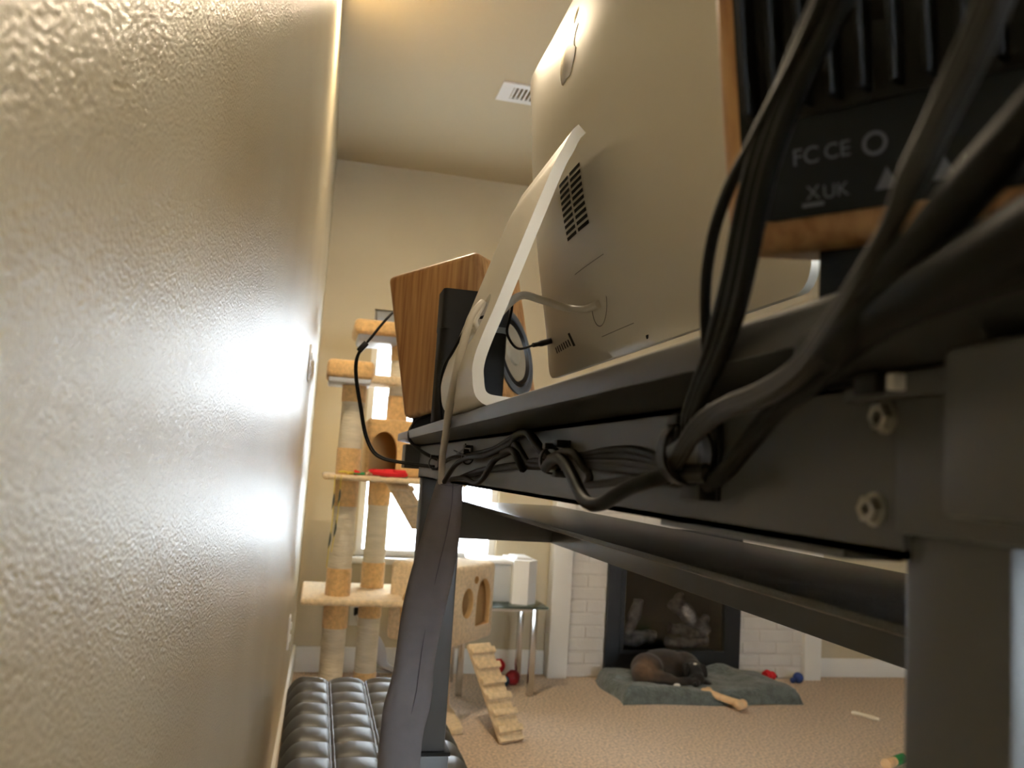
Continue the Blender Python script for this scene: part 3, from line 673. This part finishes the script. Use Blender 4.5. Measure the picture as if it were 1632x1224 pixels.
for x in (X0+.04,X1-.04):
    for y in (Y0+.05,Y1-.05): MB().cyl((x,y,0),(x,y,.26),.014,.022,n=14).build('leg','dark_wood',t)
# ================================================================== cat tree
t = cat = thing('cat_tree','tall beige carpeted cat tree with sisal posts in front of the window','cat tree',(.45,3.75,0))
def rbox(lo, hi, name, m='cat_carpet', bev=.016, par=None, M=None): return MB().box(lo,hi,M,bevel=bev,seg=3).build(name,m,par or t)
YA, YB2 = 3.55, 3.80                                       # depths of the two posts
pa = [onY(x,y,YA) for x,y in ((573,612),(551,745),(542,850),(535,960),(530,1062))]
xa = sum(p.x for p in pa)/len(pa)
pb = [onY(x,y,YB2) for x,y in ((620,690),(602,800),(594,900),(582,1000))]
xb = sum(p.x for p in pb)/len(pb)
def zz(x,y,Y): return onY(x,y,Y).z
z_base = .03; z1 = zz(540,948,YA); z2 = zz(545,756,YA); zp1 = zz(560,592,YA); zp2 = zz(600,528,YB2); zh = zz(620,668,YB2)
rbox((.02,3.36,0),(.66,4.10,.035),'base_board',bev=.012)
def post(x, y, za, zb, r=.048):
    p = MB().cyl((x,y,za),(x,y,zb),r,n=28).build('post','sisal',t)
    for q in (za+.0, zb-.11):
        MB().cyl((x,y,q),(x,y,q+.11),r+.003,n=28).build('carpet_cuff','cat_carpet_tan',p)
post(xa,YA,.03,z1-.02); post(xa,YA,z1,z2-.02); post(xa,YA,z2,zp1-.02)
post(xb,YB2,.03,z1-.02); post(xb,YB2,z1,z2-.02)
# lower platform: through the pixel corners on its height
P = [onZ(480,947,z1), onZ(567,965,z1), onZ(622,940,z1), onZ(560,928,z1)]
rbox((max(XW+.012,P[0].x), YA-.13, z1-.025),(xb+.11, YB2+.12, z1),'platform',bev=.010)
rbox((max(XW+.03,onY(515,752,YA-.13).x), YA-.12, z2-.022),(.62, YB2+.16, z2),'platform',bev=.010)
# upper condo with round door
hx0, hx1 = onY(584,700,YB2-.1).x, .62
hz = zz(620,668,YB2-.1)
def condo(lo, hi, doors, name, m='cat_carpet_tan'):
    o = rbox(lo, hi, name, m, .018)
    inner = MB().box([lo[i]+.025 for i in range(3)],[hi[i]-.025 for i in range(3)]).build('cutter','condo_lining'); 
    o.data.materials.append(MATS['condo_lining'])
    bool_cut(o, inner)
    for p in o.data.polygons:                              # carpet outside, lining inside
        c_ = p.center
        if all(lo[i]+.02 < c_[i] < hi[i]-.02 for i in range(3)): p.material_index = min(1, len(o.data.materials)-1)
    for cc, ax, rx, rz, arch in doors:
        poly = [(rx*math.cos(a_), rz*math.sin(a_)) for a_ in [math.pi*k/14 for k in range(15)]]
        poly += [(-rx,-rz),(rx,-rz)] if arch else [(rx*math.cos(a_), rz*math.sin(a_)) for a_ in [math.pi+math.pi*k/14 for k in range(1,14)]]
        Mx = frame(cc,(1,0,0),(0,0,1),(0,-1,0)) if ax == 'y' else frame(cc,(0,1,0),(0,0,1),(1,0,0))
        c_ = MB().prism(poly,-.06,.06,Mx).build('cutter','condo_lining'); bool_cut(o, c_)
    return o
dc = onY(611,720,YB2-.1)
condo((hx0,YB2-.1,z2),(hx1,YB2+.15,hz),[((dc.x,YB2-.1,z2+(hz-z2)*.40),'y',(onY(633,720,YB2-.1).x-onY(589,720,YB2-.1).x)/2,(hz-z2)*.38,True)],'upper_condo')
post(xb+.05,YB2,hz,zp2-.02,.045)
pz = zp1; q0, q1 = onY(521,590,YA-.13), onY(597,595,YA-.13)
rbox((q0.x,YA-.13,zz(560,603,YA-.13)),(q1.x,YA+.14,zz(560,573,YA-.13)),'perch','cat_carpet_tan',.02)
MB().box((q0.x+.01,YA-.12,zz(560,603,YA-.13)-.018),(q1.x-.01,YA+.13,zz(560,603,YA-.13)+.01),bevel=.006).build('perch_underside','device_grey',t)
rbox((q1.x-.02,YB2-.10,zz(610,612,YB2-.1)),(.45,YB2+.12,zz(610,598,YB2-.1)),'platform','cat_carpet',.01)
q0, q1 = onY(565,525,YB2-.16), onY(642,525,YB2-.16)
rbox((q0.x,YB2-.16,zz(590,531,YB2-.16)),(q1.x,YB2+.16,zz(590,508,YB2-.16)),'perch','cat_carpet_tan',.02)
MB().box((q0.x+.02,YB2-.12,zz(590,531,YB2-.16)-.03),(q1.x-.01,YB2+.12,zz(590,531,YB2-.16)+.01),bevel=.012).build('perch_underside','device_grey',t)
# lower condo, turned so that two faces show
cA, cB_, cC = onY(618,960,3.62), onY(722,960,3.42), onY(784,950,3.72)
zt, zb_ = zz(722,905,3.42), zz(722,1036,3.42)
e1 = Vector((cA.x-cB_.x, cA.y-cB_.y,0)); e2 = Vector((cC.x-cB_.x, cC.y-cB_.y,0))
l1, l2 = e1.length, e2.length; e1.normalize(); e2 = Vector((e1.y,-e1.x,0)) if Vector((e1.y,-e1.x,0)).dot(e2) > 0 else Vector((-e1.y,e1.x,0))
Mh = frame((cB_.x,cB_.y,zb_), e1, e2, (0,0,1)); hh = zt-zb_
o = MB().box((0,0,0),(l1,l2,hh),bevel=.02,seg=3).build('lower_condo','cat_carpet',None)
o.data.materials.append(MATS['condo_lining'])
bool_cut(o, MB().box((.025,.025,.025),(l1-.025,l2-.025,hh-.025)).build('cutter','condo_lining'))
for p in o.data.polygons:
    if .02 < p.center.x < l1-.02 and .02 < p.center.y < l2-.02 and .02 < p.center.z < hh-.02: p.material_index = 1
def cutdoor(o, cc, axis, rx, rz, arch):
    poly = [(rx*math.cos(math.pi*k/14), rz*math.sin(math.pi*k/14)) for k in range(15)]
    poly += [(-rx,-rz),(rx,-rz)] if arch else [(rx*math.cos(math.pi+math.pi*k/14), rz*math.sin(math.pi+math.pi*k/14)) for k in range(1,14)]
    Mx = frame(cc,(1,0,0),(0,0,1),(0,-1,0)) if axis == 'x' else frame(cc,(0,1,0),(0,0,1),(1,0,0))
    bool_cut(o, MB().prism(poly,-.06,.06,Mx).build('cutter','condo_lining'))
cutdoor(o,(l1*.62,0,hh*.42),'x',l1*.17,hh*.27,True)
cutdoor(o,(0,l2*.72,hh*.50),'y',l2*.17,hh*.30,True); cutdoor(o,(0,l2*.34,hh*.52),'y',l2*.13,hh*.19,False); cutdoor(o,(0,l2*.52,hh*.80),'y',l2*.05,hh*.05,False)
o.matrix_world = Mh; o.parent = t; o.matrix_parent_inverse = t.matrix_basis.inverted()
hcx = Mh @ Vector((l1*.5,l2*.55,0)); post(hcx.x,hcx.y,.03,zb_,.045); 
# ladder from the lower condo to the carpet, rungs carpeted
def ladder(A, B, wv, nr, th, m='cat_carpet'):
    d = B-A; L_ = d.length; d.normalize(); w = wv.normalized(); nn = d.cross(w).normalized()
    if nn.z < 0: nn = -nn
    Ml = frame(A, d, w, nn); W_ = wv.length
    ld = MB().box((0,-W_/2,-th),(L_,W_/2,0),Ml,bevel=.006).build('ladder',m,t)
    for k in range(nr):
        s_ = (k+.6)/nr*L_*.96
        MB().box((s_-.014,-W_/2-.002,-.002),(s_+.014,W_/2+.002,.018),Ml,bevel=.006).build('rung',m,ld)
A = onY(764,1024,3.50); B = onZ(818,1180,.015)
ladder(A, B, Vector((.105,.045,0)), 6, .022)
A = onY(632,762,3.70); A.z = z2-.01; B = onY(676,842,3.62); ladder(A, B, Vector((.10,.03,0)), 3, .02)
# toys on and under the platform
def scribble(name, label, m, c, ext, k, r):
    pts = [Vector((c.x+random.uniform(-1,1)*ext, c.y+random.uniform(-1,1)*ext*.5, c.z+r+random.uniform(0,1)*.012)) for _ in range(k)]
    return tag(MB().tube(pts, r, 6, 5).build(name,m), label, 'cat toy')
yq = YA-.06
for px, m, e, k, r, lb in ((570,'toy_green',.035,9,.004,'tangle of green ribbon on the cat tree platform'),(567,'toy_red',.018,7,.007,'small red ribbon bunch on the cat tree platform'),(592,'toy_tan',.030,8,.005,'tan rope knot on the cat tree platform'),(618,'toy_red',.075,16,.011,'long red fuzzy cat toy on the platform edge'),(552,'toy_yellow',.04,6,.003,'yellow string at the corner of the cat tree platform'),(640,'toy_green',.03,7,.005,'green ribbon curl beside the long red toy')):
    p = onY(px,755,yq); p.z = z2; scribble('ribbon_toy', lb, m, p, e, k, r)
for i,(px,y1,lb) in enumerate(((530,905,'pale string with dark feather hanging furthest from the sisal post'),(540,880,'pale string with dark feather hanging next to the sisal post'))):
    A = onY(px+4,757,YA-.125); t2 = thing('string_toy', lb, 'cat toy', tuple(A))
    B = onY(px-10-i*2,y1,YA-.125); m_ = A.lerp(B,.5)+Vector((.006,0,0))
    MB().tube([A,m_,B],.0016,6,6).build('string','toy_yellow',t2)
    for f_ in (.28,.7):
        c_ = A.lerp(B,f_); MB().tube([c_+Vector((.004,0,.035)),c_+Vector((.004,0,0)),c_+Vector((0,0,-.035))], lambda s: .0045*math.sin(math.pi*min(max(s,.08),.95)), 6, 5).build('feather','feather_dark',t2)
# outlet with plug and cord behind the tree
p = onY(568,978,YF)
t2 = thing('wall_socket','white wall socket with black plug behind the cat tree posts','outlet',(p.x,YF,p.z-.06))
MB().box((p.x-.035,YF-.006,p.z-.058),(p.x+.035,YF,p.z+.058),bevel=.003).build('plate','white_trim',t2)
MB().box((p.x-.014,YF-.035,p.z-.005),(p.x+.014,YF-.006,p.z+.035),bevel=.004).build('plug','plastic_black',t2)
cable('lamp_cord','white cord looping from the wall socket down behind the cat tree',[(p.x,YF-.03,p.z),(p.x+.02,YF-.05,p.z-.08),(p.x+.045,YF-.05,p.z-.16),(p.x+.03,YF-.06,p.z-.28),(p.x+.1,YF-.05,.02),(p.x+.25,YF-.06,.012)],.006,'cable_white')
p = onY(632,1030,4.12)
tag(MB().tube([(onY(595,1012,4.22).x,4.22,.20),(onY(606,1024,4.2).x,4.24,.12),(onY(618,1030,4.2).x,4.24,.06),(onY(645,1028,4.2).x,4.2,.038),(onY(668,1030,4.2).x,4.2,.034)], lambda s: .028+.012*math.sin(8*s), 12, 5).build('cloth_roll','cloth_grey'),'pale grey cloth roll lying along the wall behind the cat tree','cloth')
# ================================================================== glass side table with printer
tx1, tz = onY(873,967,3.90).x, onY(873,967,3.90).z
t = thing('side_table','small glass side table on chrome legs beside the cat tree','table',(tx1-.22,4.05,0))
MB().box((tx1-.46,3.88,tz-.012),(tx1,4.24,tz),bevel=.002).build('glass_top','glass_table',t)
for x, y in ((tx1-.055,3.93),(tx1-.055,4.19),(tx1-.40,3.93),(tx1-.40,4.19)):
    MB().box((x-.014,y-.014,0),(x+.014,y+.014,tz-.012),bevel=.002).build('leg','chrome',t)
for y in (3.93,4.19): MB().box((tx1-.40,y-.008,tz-.03),(tx1-.055,y+.008,tz-.012)).build('rail','chrome',t,False)
px0, px1 = onY(792,930,3.98).x, onY(855,930,3.98).x; pz1 = onY(840,893,3.98).z
t = thing('printer','white office printer with grey side panel standing on the glass table','printer',((px0+px1)/2,4.08,tz))
pm = onY(817,930,3.96).x
MB().box((px0-.12,4.00,tz),(pm+.01,4.21,pz1-.022),bevel=.008).build('body','device_grey',t)
MB().box((px0-.125,3.99,pz1-.024),(pm+.012,4.22,pz1-.008),bevel=.004).build('lid','device_white',t)
MB().prism([(pm,3.955),(pm+(px1-pm)*.55,3.925),(px1,3.985),(px1,4.21),(pm,4.21)], tz, pz1, None).build('front_unit','device_white',t,False)
MB().box((px1-.012,4.02,tz+.06),(px1+.002,4.17,pz1-.04),bevel=.002).build('output_slot','plastic_black',t)
MB().box((pm+.02,4.0,pz1),(px1-.02,4.17,pz1+.01),bevel=.004).build('control_panel','device_white',t)
# ================================================================== dog, bed and toys
def floorball(name, label, px, py, R, m, ribs=False, Y=None):
    p = onZ(px,py,R)
    if Y: p = onY(px,py,Y); p.z = R
    t3 = thing(name, label, 'ball', (p.x,p.y,0))
    MB().ball((p.x,p.y,R), R, 24).build('shell', m, t3)
    if ribs:
        for a_ in range(3): MB().tube([(p.x+R*1.01*math.cos(q)*math.cos(a_*1.05), p.y+R*1.01*math.cos(q)*math.sin(a_*1.05), R+R*1.0*math.sin(q)) for q in [2*math.pi*k/24 for k in range(25)]], R*.06, 6, 2).build('ridge', m, t3)
floorball('dog_ball','bright red rubber ball under the glass table',793,1060,.042,'ball_red',True)
floorball('dog_ball','dark red rubber ball under the glass table beside the chrome leg',817,1080,.036,'ball_dark_red',True)
floorball('dog_ball','teal ball tucked between the two red balls under the table',803,1086,.026,'ball_teal',True)
floorball('dog_ball','tiny dark ball at the foot of the painted brick',893,1071,.016,'ball_dark',True)
p = onZ(1227,1079,.03)
t = thing('chew_toy','bright red rubber chew toy on the carpet behind the dog bed','dog toy',(p.x,p.y,0))
MB().lathe([(0,0),(.026,.004),(.034,.024),(.026,.044),(.020,.05),(.024,.06),(.016,.072),(0,.074)], Matrix.Translation((p.x-.035,p.y,.034)) @ rot(y=math.pi/2,z=.2), 24).build('body','toy_red',t)
MB().cyl((p.x+.036,p.y,.034),(p.x+.041,p.y,.034),.008,n=14).build('opening','plastic_black',t)
p = onZ(1272,1081,.026)
t = thing('blue_toy','round blue ball toy with small knob against the white trim','dog toy',(p.x,p.y,0))
MB().ball((p.x,p.y,.029),.029,20).build('ball','ball_blue',t); MB().ball((p.x-.036,p.y-.004,.016),.015,14).build('knob','ball_blue',t)
# bed
bedc = [onZ(1000,1122,0), onZ(1283,1128,0)]
BX0, BX1, BY0 = bedc[0].x-.02, bedc[1].x+.03, bedc[0].y-.02
BY1 = 4.235
b = MB(); NX, NY = 60, 36; G = []
def bedz(u, v):
    e = min(u, 1-u)*1.0*(BX1-BX0); e2_ = min(v, 1-v)*(BY1-BY0); e = min(e, e2_)
    base_ = .066*(1-max(0,1-e/.05)**2.6) + .004
    lump = .010*math.sin(9*u+2*v)*math.sin(7*v+1.3) + .006*math.sin(23*u+5*v)*math.sin(17*v)
    lump += .034*math.exp(-((u-.72)/.10)**2-((v-.93)/.14)**2) + .022*math.exp(-((u-.80)/.06)**2-((v-.45)/.30)**2)
    lump -= .016*math.exp(-((u-.36)/.16)**2-((v-.55)/.3)**2)
    return base_ + lump*min(1,e/.06)
for j in range(NY+1):
    v = j/NY; row_ = []
    for i in range(NX+1):
        u = i/NX
        sk = -.03*v - .02 + .05*u*v
        x = BX0 + (BX1-BX0)*u + sk*(1-v)*.4 + .012*math.sin(7*v); y = BY0 + (BY1-BY0)*v + .012*math.sin(9*u)
        row_.append(b.bm.verts.new((x,y,bedz(u,v))))
    G.append(row_)
for j in range(NY):
    for i in range(NX): b.bm.faces.new((G[j][i],G[j][i+1],G[j+1][i+1],G[j+1][i]))
rim = [G[0][i] for i in range(NX)]+[G[j][NX] for j in range(NY)]+[G[NY][i] for i in range(NX,0,-1)]+[G[j][0] for j in range(NY,0,-1)]
lo = [b.bm.verts.new((v.co.x,v.co.y,0)) for v in rim]
for k in range(len(rim)): b.bm.faces.new((rim[k],rim[(k+1)%len(rim)],lo[(k+1)%len(rim)],lo[k]))
b.bm.faces.new(lo); tag(b.build('dog_bed','plush_grey',None,True,70),'grey green plush dog bed on the carpet before the fireplace','dog bed')
# dog: curled up, one continuous skin
ZBED = .055; DY = 4.02
def dp(x, y, Y=DY): return onY(x,y,Y)
t = thing('sleeping_dog','dark brindle dog curled up asleep on the grey bed','dog',(dp(1060,1080).x,DY,ZBED))
b = MB()
def E(px, py, Y, rx, ry, rz, yaw=0, roll=0): b.ball(dp(px,py,Y), 1, 20, (rx,ry,rz), rot(z=yaw,y=roll))
E(1062,1062,4.08,.150,.105,.085,0,.10)      # barrel of the back
E(1031,1067,4.01,.082,.085,.082,.3)         # rump and thigh
E(1024,1074,3.97,.055,.06,.062)
E(1090,1064,4.07,.085,.085,.080,0,.25)      # shoulder
E(1050,1080,3.93,.085,.035,.030,-.1)        # folded hind leg
E(1075,1086,3.90,.060,.026,.022,-.1)        # hind paw
E(1104,1068,4.00,.060,.055,.052,-.3,.3)     # neck
E(1106,1072,3.95,.052,.05,.048,-.2,.35)     # skull
E(1112,1081,3.90,.036,.034,.032,-.6,.5)     # muzzle
E(1108,1088,3.87,.024,.026,.022)            # nose end
E(1092,1086,3.90,.07,.024,.022,.1)          # forearm
E(1120,1090,3.92,.045,.022,.018,-.3)        # front paw
E(1127,1090,3.93,.030,.02,.014,-.3)
o = b.build('body','fur',t)
md = o.modifiers.new('r','REMESH'); md.mode = 'VOXEL'; md.voxel_size = .008
ms = o.modifiers.new('s','SMOOTH'); ms.factor = .5; ms.iterations = 5
applied(o)
for p in o.data.polygons: p.use_smooth = True
col = o.data.color_attributes.new('coat','FLOAT_COLOR','POINT')
from mathutils import noise
for i, v in enumerate(o.data.vertices):                     # coat markings: tan thigh, black head, dark brindle rest
    q = v.co; st_ = noise.noise(Vector((q.x*55+q.z*40,q.y*18,q.z*70)))*.5+.5
    tan = math.exp(-((q-dp(1030,1066,3.93)).length/.055)**2)*(.5+.5*st_) + .16*st_
    blk = min(1, math.exp(-((q-dp(1110,1080,3.92)).length/.075)**4)*1.1)
    c_ = Vector((.017,.012,.009)).lerp(Vector((.17,.098,.048)), min(1,tan)).lerp(Vector((.006,.006,.006)), blk)
    col.data[i].color = (*c_,1)
nt = MATS['fur'].node_tree; at_ = nt.nodes.new('ShaderNodeAttribute'); at_.attribute_name = 'coat'
nt.links.new(at_.outputs['Color'], nt.nodes['Principled BSDF'].inputs['Base Color'])
def ear(px, py, Y, dx, s_):
    c_ = dp(px,py,Y)
    MB().tube([c_+Vector((0,0,.018)), c_+Vector((dx*.6,-.012,.008)), c_+Vector((dx,-.022,-.020)), c_+Vector((dx*.9,-.026,-.034))], lambda s: .017*s_*(1-.75*abs(s-.35)), 8, 5).build('ear','fur_black',t)
ear(1094,1065,3.93,-.014,1.1); ear(1116,1066,3.94,.016,1.0)
for x, y in ((1104,1078),(1113,1075)): MB().ball(dp(x,y,3.885),.0055,10).build('eye','rubber_black',t)
MB().ball(dp(1108,1090,3.848),.011,12,(1,.7,.8)).build('nose','rubber_black',t)
MB().ball(dp(1108,1058,3.905),.009,10,(1.2,.5,.6)).build('white_blaze','fur_white',t)
MB().ball(dp(1079,1092,3.875),.014,10,(1.3,.7,.6)).build('white_toes','fur_white',t)
# rawhide bones
def bone(name, label, A, B, r, m, knob=1.9):
    d = (B-A).normalized(); u = d.cross(Vector((0,0,1))).normalized()
    b = MB(); b.tube([A,A.lerp(B,.3),A.lerp(B,.7),B], lambda s: r*(1+.25*abs(2*s-1)**2), 12, 5)
    for p in (A,B):
        for k in (-1,1): b.ball(p+u*r*knob*.55*k, r*knob*.8, 14)
    o = b.build(name,m); md = o.modifiers.new('r','REMESH'); md.mode='VOXEL'; md.voxel_size = r*.22
    ms = o.modifiers.new('s','SMOOTH'); ms.iterations = 4; applied(o)
    for p in o.data.polygons: p.use_smooth = True
    return tag(o, label, 'dog chew')
bone('rawhide_bone','large tan rawhide bone propped on the edge of the dog bed', onY(1126,1103,3.84), onZ(1181,1123,.034), .017, 'rawhide', 1.7)
A, B = onZ(1358,1136,.011), onZ(1402,1147,.011)
d = (B-A).normalized()
tag(MB().tube([A, A.lerp(B,.3)+Vector((0,0,.003)), A.lerp(B,.7)+Vector((0,0,.001)), B], lambda s: .010*(1+.15*math.sin(12*s)), 10, 5).build('chew_stick','rawhide_pale'),'pale rolled rawhide stick lying alone on the carpet','dog chew')
A, B = onZ(1412,1218,.02), onZ(1452,1204,.02)
t = thing('rope_chew','tan chew bone with green wrapped middle beside the near desk leg','dog chew',tuple((A+B)/2-Vector((0,0,.02))))
MB().tube([A,A.lerp(B,.5),B], lambda s: .016*(1+.35*abs(2*s-1)), 12, 6).build('chew_core','rawhide',t)
MB().tube([A.lerp(B,.32),A.lerp(B,.5),A.lerp(B,.68)], .0195, 12, 4).build('green_wrap','toy_green',t)
